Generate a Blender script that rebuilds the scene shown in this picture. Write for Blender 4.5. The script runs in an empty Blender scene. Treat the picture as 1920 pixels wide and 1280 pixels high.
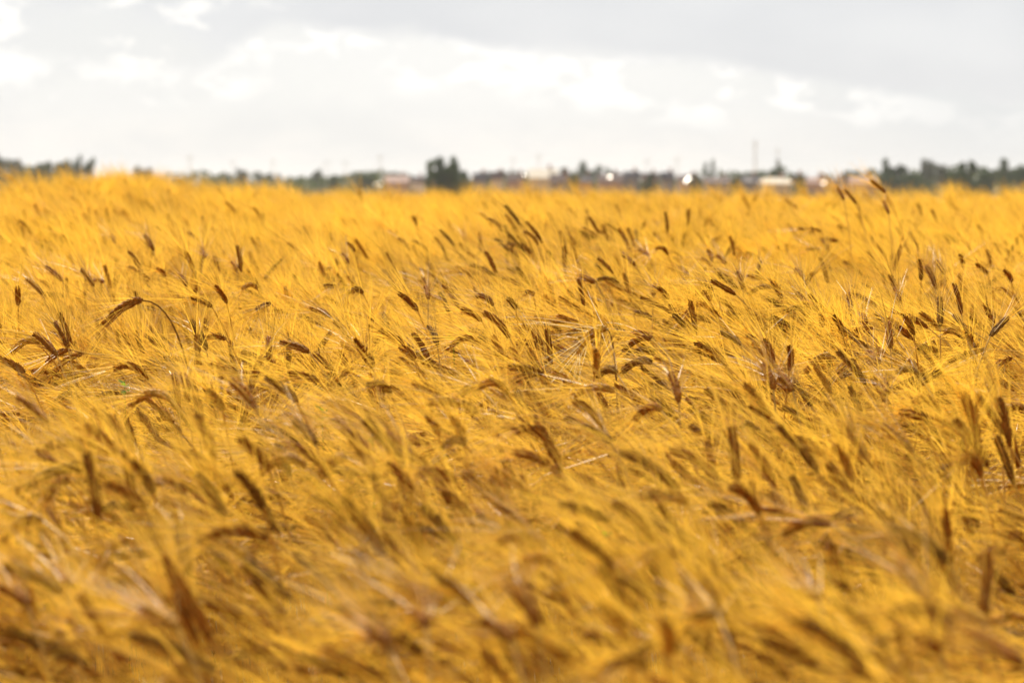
import bpy, math, random
import numpy as np
from mathutils import Vector, Matrix
random.seed(7)
rng = np.random.default_rng(11)
R = math.radians
scene = bpy.context.scene
COL = scene.collection

# ------------------------------------------------------------------ camera
F = 5333.0                      # focal length in pixels of the 1920 px wide photograph
CAMZ = 1.16
PITCH = math.atan(300 / F)
cd = bpy.data.cameras.new('camera')
cam = bpy.data.objects.new('camera', cd)
COL.objects.link(cam)
cam.location = (0, 0, CAMZ)
cam.rotation_euler = (math.pi / 2 - PITCH, 0, 0)
cd.sensor_width = 36
cd.lens = F / 1920 * 36
cd.clip_start = 0.05
cd.clip_end = 9000
cd.dof.use_dof = True
cd.dof.focus_distance = 5.25
cd.dof.aperture_fstop = 6.7
scene.camera = cam

# ------------------------------------------------------------------ world and sun
SUN_EL, SUN_AZ = R(40), R(-14)        # azimuth measured from the view direction, negative = left
SUN_DIR = Vector((math.sin(SUN_AZ) * math.cos(SUN_EL), math.cos(SUN_AZ) * math.cos(SUN_EL), math.sin(SUN_EL)))
w = bpy.data.worlds.new('World')
scene.world = w
w.use_nodes = True
nt = w.node_tree
nt.nodes.clear()
N, L = nt.nodes, nt.links


def nd(tp, **kw):
    n = N.new(tp)
    for k, v in kw.items():
        setattr(n, k, v)
    return n


def mth(op, a, b=None, c=None, clamp=False):
    n = nd('ShaderNodeMath', operation=op, use_clamp=clamp)
    for i, v in enumerate((a, b, c)):
        if v is None:
            continue
        if isinstance(v, (int, float)):
            n.inputs[i].default_value = v
        else:
            L.new(v, n.inputs[i])
    return n.outputs[0]


def sstep(x, a, b):
    n = nd('ShaderNodeMapRange', interpolation_type='SMOOTHSTEP')
    L.new(x, n.inputs[0])
    n.inputs[1].default_value, n.inputs[2].default_value = a, b
    return n.outputs[0]


def mixc(f, a, b):
    n = nd('ShaderNodeMix', data_type='RGBA')
    if isinstance(f, (int, float)):
        n.inputs[0].default_value = f
    else:
        L.new(f, n.inputs[0])
    for i, v in ((6, a), (7, b)):
        if isinstance(v, tuple):
            n.inputs[i].default_value = (*v, 1)
        else:
            L.new(v, n.inputs[i])
    return n.outputs[2]


def noise(vec, scale, detail=5, rough=0.55, dist=0.0):
    n = nd('ShaderNodeTexNoise')
    L.new(vec, n.inputs['Vector'])
    n.inputs['Scale'].default_value = scale
    n.inputs['Detail'].default_value = detail
    n.inputs['Roughness'].default_value = rough
    n.inputs['Distortion'].default_value = dist
    return n.outputs[0]


tc = nd('ShaderNodeTexCoord')
sep = nd('ShaderNodeSeparateXYZ')
L.new(tc.outputs['Generated'], sep.inputs[0])
ay = mth('MAXIMUM', mth('ABSOLUTE', sep.outputs[1]), 0.05)
U = mth('MULTIPLY', mth('DIVIDE', sep.outputs[0], ay), 5.333)   # thousands of photo pixels from the middle
V = mth('MULTIPLY', mth('DIVIDE', sep.outputs[2], ay), 5.333)
cmb = nd('ShaderNodeCombineXYZ')
L.new(U, cmb.inputs[0])
L.new(mth('MULTIPLY', V, 2.2), cmb.inputs[1])
P = cmb.outputs[0]
n1 = noise(P, 3.2, 6, 0.55)
n2 = noise(P, 9.0, 6, 0.6, 0.3)
n3 = noise(P, 1.3, 3, 0.5)
# the lower edge of the grey deck slopes down to the right
edge = mth('ADD', mth('MULTIPLY', U, -0.105), 0.239)
edge = mth('ADD', edge, mth('MULTIPLY', sstep(U, -0.42, -0.6), -0.10))
s = mth('SUBTRACT', V, edge)
s = mth('ADD', s, mth('MULTIPLY', mth('SUBTRACT', n1, 0.5), 0.13))
s = mth('ADD', s, mth('MULTIPLY', mth('SUBTRACT', n2, 0.5), 0.05))
deck = sstep(s, -0.016, 0.03)
soft = sstep(s, -0.12, 0.0)
rim = mth('MULTIPLY', soft, sstep(mth('ADD', n2, mth('MULTIPLY', mth('SUBTRACT', n1, 0.5), 0.9)), 0.42, 0.62))
left = sstep(U, -0.35, -0.62)
right = sstep(U, 0.35, 0.9)
base = mixc(sstep(V, 0.0, 0.16), (0.935, 0.90, 0.865), (0.86, 0.865, 0.86))
base = mixc(mth('MULTIPLY', sstep(n2, 0.42, 0.62), 0.35), base, (0.78, 0.79, 0.80))
base = mixc(mth('MULTIPLY', sstep(n1, 0.40, 0.66), 0.8), base, (0.76, 0.775, 0.785))
base = mixc(mth('MULTIPLY', right, 0.75), base, (0.70, 0.73, 0.76))
deckc = mixc(sstep(n3, 0.4, 0.65), (0.70, 0.715, 0.75), (0.79, 0.80, 0.82))
deckc = mixc(mth('MULTIPLY', left, sstep(n1, 0.44, 0.60)), deckc, (0.80, 0.81, 0.815))
glow = mth('MULTIPLY', sstep(mth('ABSOLUTE', mth('ADD', U, 0.05)), 0.7, 0.0), sstep(V, 0.04, 0.2))
base = mixc(mth('MULTIPLY', glow, 0.6), base, (0.93, 0.925, 0.91))
cl = mixc(deck, base, deckc)
rimk = mth('MULTIPLY', mth('MULTIPLY', mth('MULTIPLY', rim, mth('SUBTRACT', 1.0, mth('MULTIPLY', left, 0.5))), mth('SUBTRACT', 1.0, deck)), mth('SUBTRACT', 1.0, mth('MULTIPLY', right, 0.8)))
cl = mixc(rimk, cl, (1.25, 1.22, 1.18))
patch = mth('MULTIPLY', mth('MULTIPLY', left, sstep(n2, 0.54, 0.64)), sstep(V, 0.12, 0.2))
cl = mixc(mth('MULTIPLY', patch, 0.85), cl, (1.05, 1.03, 1.0))
# higher up the same broken cloud cover goes on over the whole dome
nh = noise(tc.outputs['Generated'], 3.0, 4, 0.5)
high = mixc(sstep(nh, 0.35, 0.65), (0.30, 0.29, 0.285), (0.68, 0.65, 0.60))
cl = mixc(sstep(sep.outputs[2], 0.09, 0.2), cl, high)
sky = nd('ShaderNodeTexSky', sky_type='NISHITA')
sky.sun_disc = False
sky.sun_elevation = SUN_EL
sky.sun_rotation = SUN_AZ
up = nd('ShaderNodeVectorMath', operation='SCALE')
L.new(cl, up.inputs[0])
up.inputs['Scale'].default_value = 8.0
fin = mixc(0.95, sky.outputs[0], up.outputs[0])
bg = nd('ShaderNodeBackground')
bg.inputs['Strength'].default_value = 0.1
L.new(fin, bg.inputs[0])
ow = nd('ShaderNodeOutputWorld')
L.new(bg.outputs[0], ow.inputs[0])

sl = bpy.data.lights.new('sun', 'SUN')
sl.energy = 5.0
sl.angle = R(0.9)
sl.color = (1.0, 0.93, 0.80)
so = bpy.data.objects.new('sun', sl)
so.rotation_euler = SUN_DIR.to_track_quat('Z', 'Y').to_euler()
so.location = (0, 0, 30)
COL.objects.link(so)

scene.view_settings.view_transform = 'Standard'
scene.view_settings.look = 'None'
scene.view_settings.exposure = 0.38
scene.view_settings.gamma = 1.0
scene.cycles.max_bounces = 7
scene.cycles.diffuse_bounces = 4
scene.cycles.transmission_bounces = 5
scene.cycles.glossy_bounces = 2
scene.cycles.sample_clamp_indirect = 6.0
scene.cycles.use_denoising = True


# ------------------------------------------------------------------ helpers
class MB:
    """Collects numpy chunks of vertices and faces (quads or triangles) into one mesh."""

    def __init__(self):
        self.v, self.f, self.m, self.t, self.n = [], [], [], [], 0

    def add(self, v, f, m=0, tone=1.0):
        v = np.asarray(v, float).reshape(-1, 3)
        self.v.append(v)
        f = np.asarray(f, int)
        self.f.append(f + self.n)
        self.m.append(np.full(len(f), m))
        self.t.append(np.broadcast_to(tone, (len(v),)))
        self.n += len(v)

    def merge(self, o, M=None, m=None):
        V = np.concatenate(o.v)
        if M is not None:
            V = V @ np.array(M.to_3x3()).T + np.array(M.translation)
        for f, mi in zip(o.f, o.m):
            self.f.append(f + self.n)
            self.m.append(mi if m is None else np.full(len(f), m))
        self.v.append(V)
        self.t += o.t
        self.n += len(V)

    def mesh(self, name, mats, smooth=True):
        V = np.concatenate(self.v)
        me = bpy.data.meshes.new(name)
        me.vertices.add(len(V))
        me.vertices.foreach_set('co', V.ravel())
        loops = np.concatenate([f.ravel() for f in self.f])
        sizes = np.concatenate([np.full(len(f), f.shape[1]) for f in self.f])
        starts = np.concatenate([[0], np.cumsum(sizes)[:-1]])
        me.loops.add(len(loops))
        me.loops.foreach_set('vertex_index', loops)
        me.polygons.add(len(sizes))
        me.polygons.foreach_set('loop_start', starts)
        me.polygons.foreach_set('material_index', np.concatenate(self.m))
        me.polygons.foreach_set('use_smooth', np.full(len(sizes), smooth))
        for mt in mats:
            me.materials.append(mt)
        at = me.attributes.new('tone', 'FLOAT', 'POINT')
        at.data.foreach_set('value', np.concatenate(self.t).astype(np.float32))
        me.update(calc_edges=True)
        return me

    def obj(self, name, mats, parent=None, smooth=True):
        o = bpy.data.objects.new(name, self.mesh(name, mats, smooth))
        COL.objects.link(o)
        o.parent = parent
        return o

    def box(self, c, s, m=0, rz=0):
        x, y, z = np.array(s) / 2
        v = np.array([(-x, -y, -z), (x, -y, -z), (x, y, -z), (-x, y, -z), (-x, -y, z), (x, -y, z), (x, y, z), (-x, y, z)])
        if rz:
            ca, sa = math.cos(rz), math.sin(rz)
            v = v @ np.array([[ca, sa, 0], [-sa, ca, 0], [0, 0, 1]])
        self.add(v + np.array(c), [(0, 3, 2, 1), (4, 5, 6, 7), (0, 1, 5, 4), (1, 2, 6, 5), (2, 3, 7, 6), (3, 0, 4, 7)], m)

    def tube(self, pts, rad, sides=5, m=0):
        pts = np.asarray(pts, float)
        n = len(pts)
        rad = np.broadcast_to(rad, (n,))
        T = np.gradient(pts, axis=0)
        T /= np.linalg.norm(T, axis=1)[:, None] + 1e-12
        ref = np.array([0.3, 0.9, 0.1]) if abs(T[n // 2] @ np.array([0.3, 0.9, 0.1])) < 0.85 else np.array([1.0, 0, 0])
        A = np.cross(T, ref)
        A /= np.linalg.norm(A, axis=1)[:, None]
        B = np.cross(T, A)
        a = np.arange(sides) * 2 * math.pi / sides
        v = pts[:, None] + rad[:, None, None] * (A[:, None] * np.cos(a)[None, :, None] + B[:, None] * np.sin(a)[None, :, None])
        i = np.arange(n - 1)[:, None] * sides
        j = np.arange(sides)[None]
        k = (j + 1) % sides
        f = np.stack([i + j, i + k, i + sides + k, i + sides + j], -1).reshape(-1, 4)
        self.add(v, f, m)


def tag(o, label=None, cat=None, group=None, kind=None):
    for k, v in (('label', label), ('category', cat), ('group', group), ('kind', kind)):
        if v:
            o[k] = v
    return o


def empty(name, loc=(0, 0, 0), rz=0.0):
    o = bpy.data.objects.new(name, None)
    o.empty_display_size = 0.1
    o.location = loc
    o.rotation_euler = (0, 0, rz)
    COL.objects.link(o)
    return o


def nrm(a):
    a = np.asarray(a, float)
    return a / (np.linalg.norm(a, axis=-1, keepdims=True) + 1e-12)


# ------------------------------------------------------------------ materials
def mat(name, col, rough=0.6, transl=0.0, tcol=None, var=0.12, vscale=30.0, metal=0.0, coord='Object', spec=0.5, hue=0.0, tone=False):
    m = bpy.data.materials.new(name)
    m.use_nodes = True
    t = m.node_tree
    t.nodes.clear()
    n, l = t.nodes, t.links
    out = n.new('ShaderNodeOutputMaterial')
    p = n.new('ShaderNodeBsdfPrincipled')
    p.inputs['Roughness'].default_value = rough
    p.inputs['Metallic'].default_value = metal
    p.inputs['Specular IOR Level'].default_value = spec
    g = n.new('ShaderNodeNewGeometry') if coord == 'World' else n.new('ShaderNodeTexCoord')
    src = g.outputs['Position'] if coord == 'World' else g.outputs['Object']
    nz = n.new('ShaderNodeTexNoise')
    nz.inputs['Scale'].default_value = vscale
    nz.inputs['Detail'].default_value = 4
    l.new(src, nz.inputs['Vector'])
    oi = n.new('ShaderNodeObjectInfo')
    mr = n.new('ShaderNodeMapRange')
    l.new(nz.outputs[0], mr.inputs[0])
    mr.inputs[1].default_value, mr.inputs[2].default_value = 0.3, 0.7
    mr.inputs[3].default_value, mr.inputs[4].default_value = 1 - var, 1 + var
    ad = n.new('ShaderNodeMath')
    ad.operation = 'MULTIPLY_ADD'
    l.new(oi.outputs['Random'], ad.inputs[0])
    ad.inputs[1].default_value = var
    ad.inputs[2].default_value = 1 - var / 2
    mu = n.new('ShaderNodeMath')
    mu.operation = 'MULTIPLY'
    l.new(ad.outputs[0], mu.inputs[0])
    l.new(mr.outputs[0], mu.inputs[1])
    if tone:
        at = n.new('ShaderNodeAttribute')
        at.attribute_name = 'tone'
        mu0 = mu
        mu = n.new('ShaderNodeMath')
        mu.operation = 'MULTIPLY'
        l.new(mu0.outputs[0], mu.inputs[0])
        l.new(at.outputs['Fac'], mu.inputs[1])
    hs = n.new('ShaderNodeHueSaturation')
    hs.inputs['Color'].default_value = (*col, 1)
    l.new(mu.outputs[0], hs.inputs['Value'])
    if hue:
        h = n.new('ShaderNodeMapRange')
        l.new(nz.outputs[0], h.inputs[0])
        h.inputs[1].default_value, h.inputs[2].default_value = 0.3, 0.7
        h.inputs[3].default_value, h.inputs[4].default_value = 0.5 - hue, 0.5 + hue
        l.new(h.outputs[0], hs.inputs['Hue'])
        n2_ = n.new('ShaderNodeTexNoise')
        n2_.inputs['Scale'].default_value = 1.7
        l.new(src, n2_.inputs['Vector'])
        h_ = n.new('ShaderNodeMapRange')
        l.new(n2_.outputs[0], h_.inputs[0])
        h_.inputs[1].default_value, h_.inputs[2].default_value = 0.35, 0.65
        h_.inputs[3].default_value, h_.inputs[4].default_value = 0.84, 1.03
        l.new(h_.outputs[0], hs.inputs['Saturation'])
    l.new(hs.outputs[0], p.inputs['Base Color'])
    if transl:
        tr = n.new('ShaderNodeBsdfTranslucent')
        h2 = n.new('ShaderNodeHueSaturation')
        h2.inputs['Color'].default_value = (*(tcol or col), 1)
        l.new(mu.outputs[0], h2.inputs['Value'])
        l.new(h2.outputs[0], tr.inputs[0])
        mx = n.new('ShaderNodeMixShader')
        mx.inputs[0].default_value = transl
        l.new(p.outputs[0], mx.inputs[1])
        l.new(tr.outputs[0], mx.inputs[2])
        l.new(mx.outputs[0], out.inputs[0])
    else:
        l.new(p.outputs[0], out.inputs[0])
    return m


M_AWN = mat('awn_straw', (0.95, 0.625, 0.12), 0.42, 0.55, (1.0, 0.60, 0.06), 0.16, 0.9, coord='World', hue=0.013, spec=0.26, tone=True)
M_GRAIN = mat('ripe_grain', (0.33, 0.125, 0.018), 0.6, 0.06, (0.5, 0.2, 0.03), 0.25, 160, spec=0.02, tone=True)
M_GRAIN2 = mat('pale_grain', (0.52, 0.26, 0.04), 0.55, 0.12, (0.7, 0.36, 0.06), 0.2, 160, spec=0.06, tone=True)
M_GRAIN3 = mat('grey_grain', (0.27, 0.135, 0.025), 0.6, 0.06, (0.5, 0.3, 0.05), 0.25, 160, spec=0.02, tone=True)
M_STEM = mat('straw_stem', (0.66, 0.38, 0.06), 0.45, 0.15, (0.8, 0.45, 0.05), 0.15, 20)
M_STEM_DARK = mat('brown_stem', (0.22, 0.10, 0.02), 0.6, 0, None, 0.15, 20, spec=0.2)
M_LEAF = mat('dry_leaf', (0.62, 0.36, 0.07), 0.9, 0.35, (0.8, 0.45, 0.07), 0.2, 25, spec=0.15)
M_PALE = mat('pale_awn', (0.92, 0.82, 0.55), 0.45, 0.4, (0.95, 0.82, 0.48), 0.06, 30, spec=0.5)  # whiter awn colour, used on the fanned ear


# ------------------------------------------------------------------ the lie of the land
def smooth01(t):
    t = np.clip(t, 0, 1)
    return t * t * (3 - 2 * t)


def canopy(x, y):
    """height of the ears of the crop relative to the camera"""
    x, y = np.asarray(x, float), np.asarray(y, float)
    z = -0.418 + 0.028 * (y - 2.37)
    over = np.maximum(y - 15.2, 0)
    z = z - 0.028 * over - 0.0022 * np.minimum(over, 12) ** 2
    z = z - 0.012 * smooth01((y - 8) / 4) - 0.076 * smooth01((y - 10) / 5)
    z = z - 0.07 * smooth01((-x - 2.05) / 0.5) * smooth01((y - 9) / 4)
    z = z + 0.158 * np.exp(-((x + 1.95) / 0.68) ** 2 - ((y - 14.0) / 2.2) ** 2)
    z = z + 0.014 * np.sin(x * 4.1 + y * 1.9) * np.sin(y * 1.1 + 2) + 0.014 * np.sin(x * 2.3 - y * 2.9 + 1.0)
    return z


EAR_H = 0.74


def ground(x, y):
    x, y = np.asarray(x, float), np.asarray(y, float)
    near = CAMZ + canopy(x, np.minimum(y, 27.0)) - EAR_H
    far = -3.2 * smooth01((y - 27) / 500.0)
    return np.where(y < 27, near, CAMZ + canopy(x * 0, np.minimum(y, 27)) - EAR_H + far * 1.0)


def ray(px, py):
    a = Vector(((px - 960) / F, (640 - py) / F, -1.0))
    a.rotate(cam.rotation_euler)
    return np.array(a)          # direction; a.y close to 1


def hit(px, py, lift=0.02):
    d = ray(px, py)
    for t in np.arange(1.4, 16.0, 0.02):
        p = d * t
        if p[2] < canopy(p[0], p[1]) + lift:
            return t
    return None


# ------------------------------------------------------------------ barley plant
_a = np.array([0.0, 0.22, 0.55, 0.85, 1.0])
_r = np.array([0.15, 0.85, 1.0, 0.55, 0.03])


def spike_template(sides):
    v, f = [], []
    for i, (z, r) in enumerate(zip(_a, _r)):
        for k in range(sides):
            t = 2 * math.pi * k / sides
            v.append((0.5 * r * math.cos(t), 0.5 * r * math.sin(t), z))
    for i in range(4):
        for k in range(sides):
            k2 = (k + 1) % sides
            f.append((i * sides + k, i * sides + k2, (i + 1) * sides + k2, (i + 1) * sides + k))
    return np.array(v), np.array(f)


SP4, SP6 = spike_template(4), spike_template(6)


def bez(P0, C, P1, t):
    t = np.asarray(t)[:, None]
    return (1 - t) ** 2 * P0 + 2 * t * (1 - t) * C + t * t * P1, nrm(2 * (1 - t) * (C - P0) + 2 * t * (P1 - C))


def add_ear(mb, P0, C, P1, rnd, sides=4, fat=1.0, m=0, rows=5, nodes=15):
    """grain rows of one ear; returns the spikelet tips and their radial directions for the awns"""
    tips, axis, rad, ss = [], [], [], []
    roll = rnd.uniform(0, math.pi)
    Ltot = np.linalg.norm(C - P0) + np.linalg.norm(P1 - C)
    Ltot = 0.5 * (Ltot + np.linalg.norm(P1 - P0))
    tv, tf = SP6 if sides == 6 else SP4
    allv, allf = [], []
    for r in range(rows):
        t = (np.arange(nodes) + 0.5 * (r % 2)) / nodes * 0.93
        Pc, T = bez(P0, C, P1, t)
        ref = nrm(np.cross(T, np.array([0.21, 0.93, 0.3])))
        ref2 = np.cross(T, ref)
        a = roll + r * 2 * math.pi / rows + rnd.normal(0, 0.10, nodes)
        Rd = ref * np.cos(a)[:, None] + ref2 * np.sin(a)[:, None]
        env = np.minimum(1, 0.6 + 3.2 * t) * (1 - 0.45 * t ** 5) * rnd.uniform(0.9, 1.1, nodes)
        lat = 1.0 if r % 2 == 0 else 0.85
        ang = (0.33 + rnd.normal(0, 0.05, nodes)) * lat
        D = nrm(T * np.cos(ang)[:, None] + Rd * np.sin(ang)[:, None])
        S = nrm(np.cross(D, Rd))
        Nn = np.cross(D, S)
        ln = 0.0125 * env * (Ltot / 0.085) ** 0.5
        wd = 0.0060 * env * fat
        base = Pc + Rd * (0.0014 * fat)
        v = base[:, None] + (S[:, None] * tv[None, :, 0:1] * wd[:, None, None] + Nn[:, None] * tv[None, :, 1:2] * 0.8 * wd[:, None, None]
                             + D[:, None] * tv[None, :, 2:3] * ln[:, None, None])
        f = (tf[None] + (np.arange(nodes) * len(tv))[:, None, None]).reshape(-1, 4)
        mb.add(v, f, m, np.repeat(rnd.uniform(0.72, 1.25, nodes), len(tv)))
        tips.append(base + D * ln[:, None] * 0.9)
        axis.append(T)
        rad.append(Rd)
        ss.append(t)
    Pc, _ = bez(P0, C, P1, np.linspace(0, 0.95, 8))
    mb.tube(Pc, 0.0013, 4, m)
    return np.concatenate(tips), np.concatenate(axis), np.concatenate(rad), np.concatenate(ss)


def add_awns(mb, info, rnd, width=0.00062, m=0, keep=0.8, spread=1.0, length=0.125, wind=(-1.0, 0, 0), segs=4):
    B, T, Rd, s = info
    k = rnd.random(len(B)) < keep
    B, T, Rd, s = B[k], T[k], Rd[k], s[k]
    K = len(B)
    a = (0.10 + 0.26 * rnd.random(K) + 0.06 * (1 - s)) * spread
    D = nrm(T * np.cos(a)[:, None] + Rd * np.sin(a)[:, None] + rnd.normal(0, 0.03, (K, 3)))
    ln = length * rnd.uniform(0.75, 1.1, K) * (1 - 0.15 * s)
    sag = nrm(np.array(wind))[None] * rnd.uniform(0, 0.012, K)[:, None] + Rd * rnd.uniform(-0.004, 0.012, K)[:, None] + np.array([0, 0, -1.0]) * rnd.uniform(0.0, 0.012, K)[:, None]
    t = np.linspace(0, 1, segs + 1)
    c = B[:, None] + D[:, None] * (ln[:, None] * t[None])[..., None] + sag[:, None] * (t ** 2)[None, :, None]
    side = nrm(np.cross(D, rnd.normal(0, 1, (K, 3))))
    wdt = width * (1 - 0.72 * t)
    v = np.stack([c - side[:, None] * wdt[None, :, None] / 2, c + side[:, None] * wdt[None, :, None] / 2], 2)
    i = (np.arange(K) * (segs + 1) * 2)[:, None] + (np.arange(segs) * 2)[None]
    f = np.stack([i, i + 1, i + 3, i + 2], -1).reshape(-1, 4)
    tone = np.where(rnd.random(K) < 0.24, rnd.uniform(0.42, 0.8, K), rnd.uniform(0.9, 1.05, K))
    mb.add(v, f, m, np.repeat(tone, (segs + 1) * 2))


def stem_path(root, P0, t0, n=12, arm=0.22, rise=0.55):
    root, P0 = np.asarray(root, float), np.asarray(P0, float)
    h = P0[2] - root[2]
    A = root + np.array([0, 0, h * rise])
    Bc = P0 - np.asarray(t0) * min(arm, h * 0.35)
    t = np.linspace(0, 1, n)[:, None]
    return (1 - t) ** 3 * root + 3 * t * (1 - t) ** 2 * A + 3 * t * t * (1 - t) * Bc + t ** 3 * P0


def add_leaf(mb, p, az, ln, rnd, m=0):
    n = 7
    t = np.linspace(0, 1, n)
    out = np.array([math.cos(az), math.sin(az), 0])
    c = p + out * (ln * 0.8 * t)[:, None] + np.array([0, 0, 1.0]) * (ln * (0.5 * t - 0.95 * t ** 2))[:, None]
    sd = np.array([-math.sin(az), math.cos(az), 0.0])
    sd = nrm(sd + np.array([0, 0, rnd.uniform(-.6, .6)]))
    wd = 0.0045 * np.sin(np.pi * (0.12 + 0.86 * t)) ** 0.8
    tw = rnd.uniform(-1.2, 1.2) * t
    sv = sd * np.cos(tw)[:, None] + np.array([0, 0, 1.0]) * np.sin(tw)[:, None]
    v = np.stack([c - sv * wd[:, None], c + sv * wd[:, None]], 1)
    i = np.arange(n - 1) * 2
    mb.add(v, np.stack([i, i + 1, i + 3, i + 2], -1), m)


def ear_curve(az, tilt, Ln, droop):
    """control points of an ear leaving the stem at `tilt` from vertical and bending down by `droop`"""
    def dr(a):
        return np.array([math.cos(az) * math.sin(a), math.sin(az) * math.sin(a), math.cos(a)])
    C = dr(tilt) * Ln * 0.5
    P1 = C + dr(tilt + droop) * Ln * 0.52
    return np.zeros(3), C, P1, dr(tilt)


def free_plant(rnd, az, tilt, droop, Hn, Ln, off=(0, 0)):
    """geometry of a plant rooted at off, its ear leaning towards az"""
    P0, C, P1, t0 = ear_curve(az, tilt, Ln, droop)
    lean = 0.10 + 0.16 * math.sin(min(tilt, 1.5))
    neck = np.array([off[0] + math.cos(az) * lean, off[1] + math.sin(az) * lean, Hn])
    return np.array([off[0], off[1], 0.0]), neck, neck + C, neck + P1, t0


# ------------------------------------------------------------------ ground
def build_ground():
    ys = np.concatenate([np.arange(-3, 28, 0.5), np.arange(30, 100, 6), np.arange(110, 600, 40), [650, 800, 1200, 2000, 4000, 7000]])
    xs = np.concatenate([-np.array([5000, 2500, 1200, 600, 300, 120, 50, 25, 14])[:], np.arange(-9, 9.1, 0.5), np.array([14, 25, 50, 120, 300, 600, 1200, 2500, 5000])])
    X, Y = np.meshgrid(xs, ys)
    Z = ground(X, Y)
    nx, ny = len(xs), len(ys)
    i = np.arange(ny - 1)[:, None] * nx + np.arange(nx - 1)[None]
    f = np.stack([i, i + 1, i + nx + 1, i + nx], -1).reshape(-1, 4)
    mb = MB()
    mb.add(np.stack([X, Y, Z], -1), f)
    m = mat('soil', (0.17, 0.10, 0.045), 0.95, 0, None, 0.3, 9, coord='World')
    t = m.node_tree
    n, l = t.nodes, t.links
    g = n.new('ShaderNodeNewGeometry')
    sp = n.new('ShaderNodeSeparateXYZ')
    l.new(g.outputs['Position'], sp.inputs[0])
    mr = n.new('ShaderNodeMapRange')
    l.new(sp.outputs[1], mr.inputs[0])
    mr.inputs[1].default_value, mr.inputs[2].default_value = 17, 21
    mx = n.new('ShaderNodeMix')
    mx.data_type = 'RGBA'
    l.new(mr.outputs[0], mx.inputs[0])
    hs = [q for q in n if q.type == 'HUE_SAT'][0]
    l.new(hs.outputs[0], mx.inputs[6])
    mx.inputs[7].default_value = (0.62, 0.38, 0.09, 1)
    pr = [q for q in n if q.type == 'BSDF_PRINCIPLED'][0]
    l.new(mx.outputs[2], pr.inputs['Base Color'])
    tag(mb.obj('ground', [m]), kind='structure')


build_ground()

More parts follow.
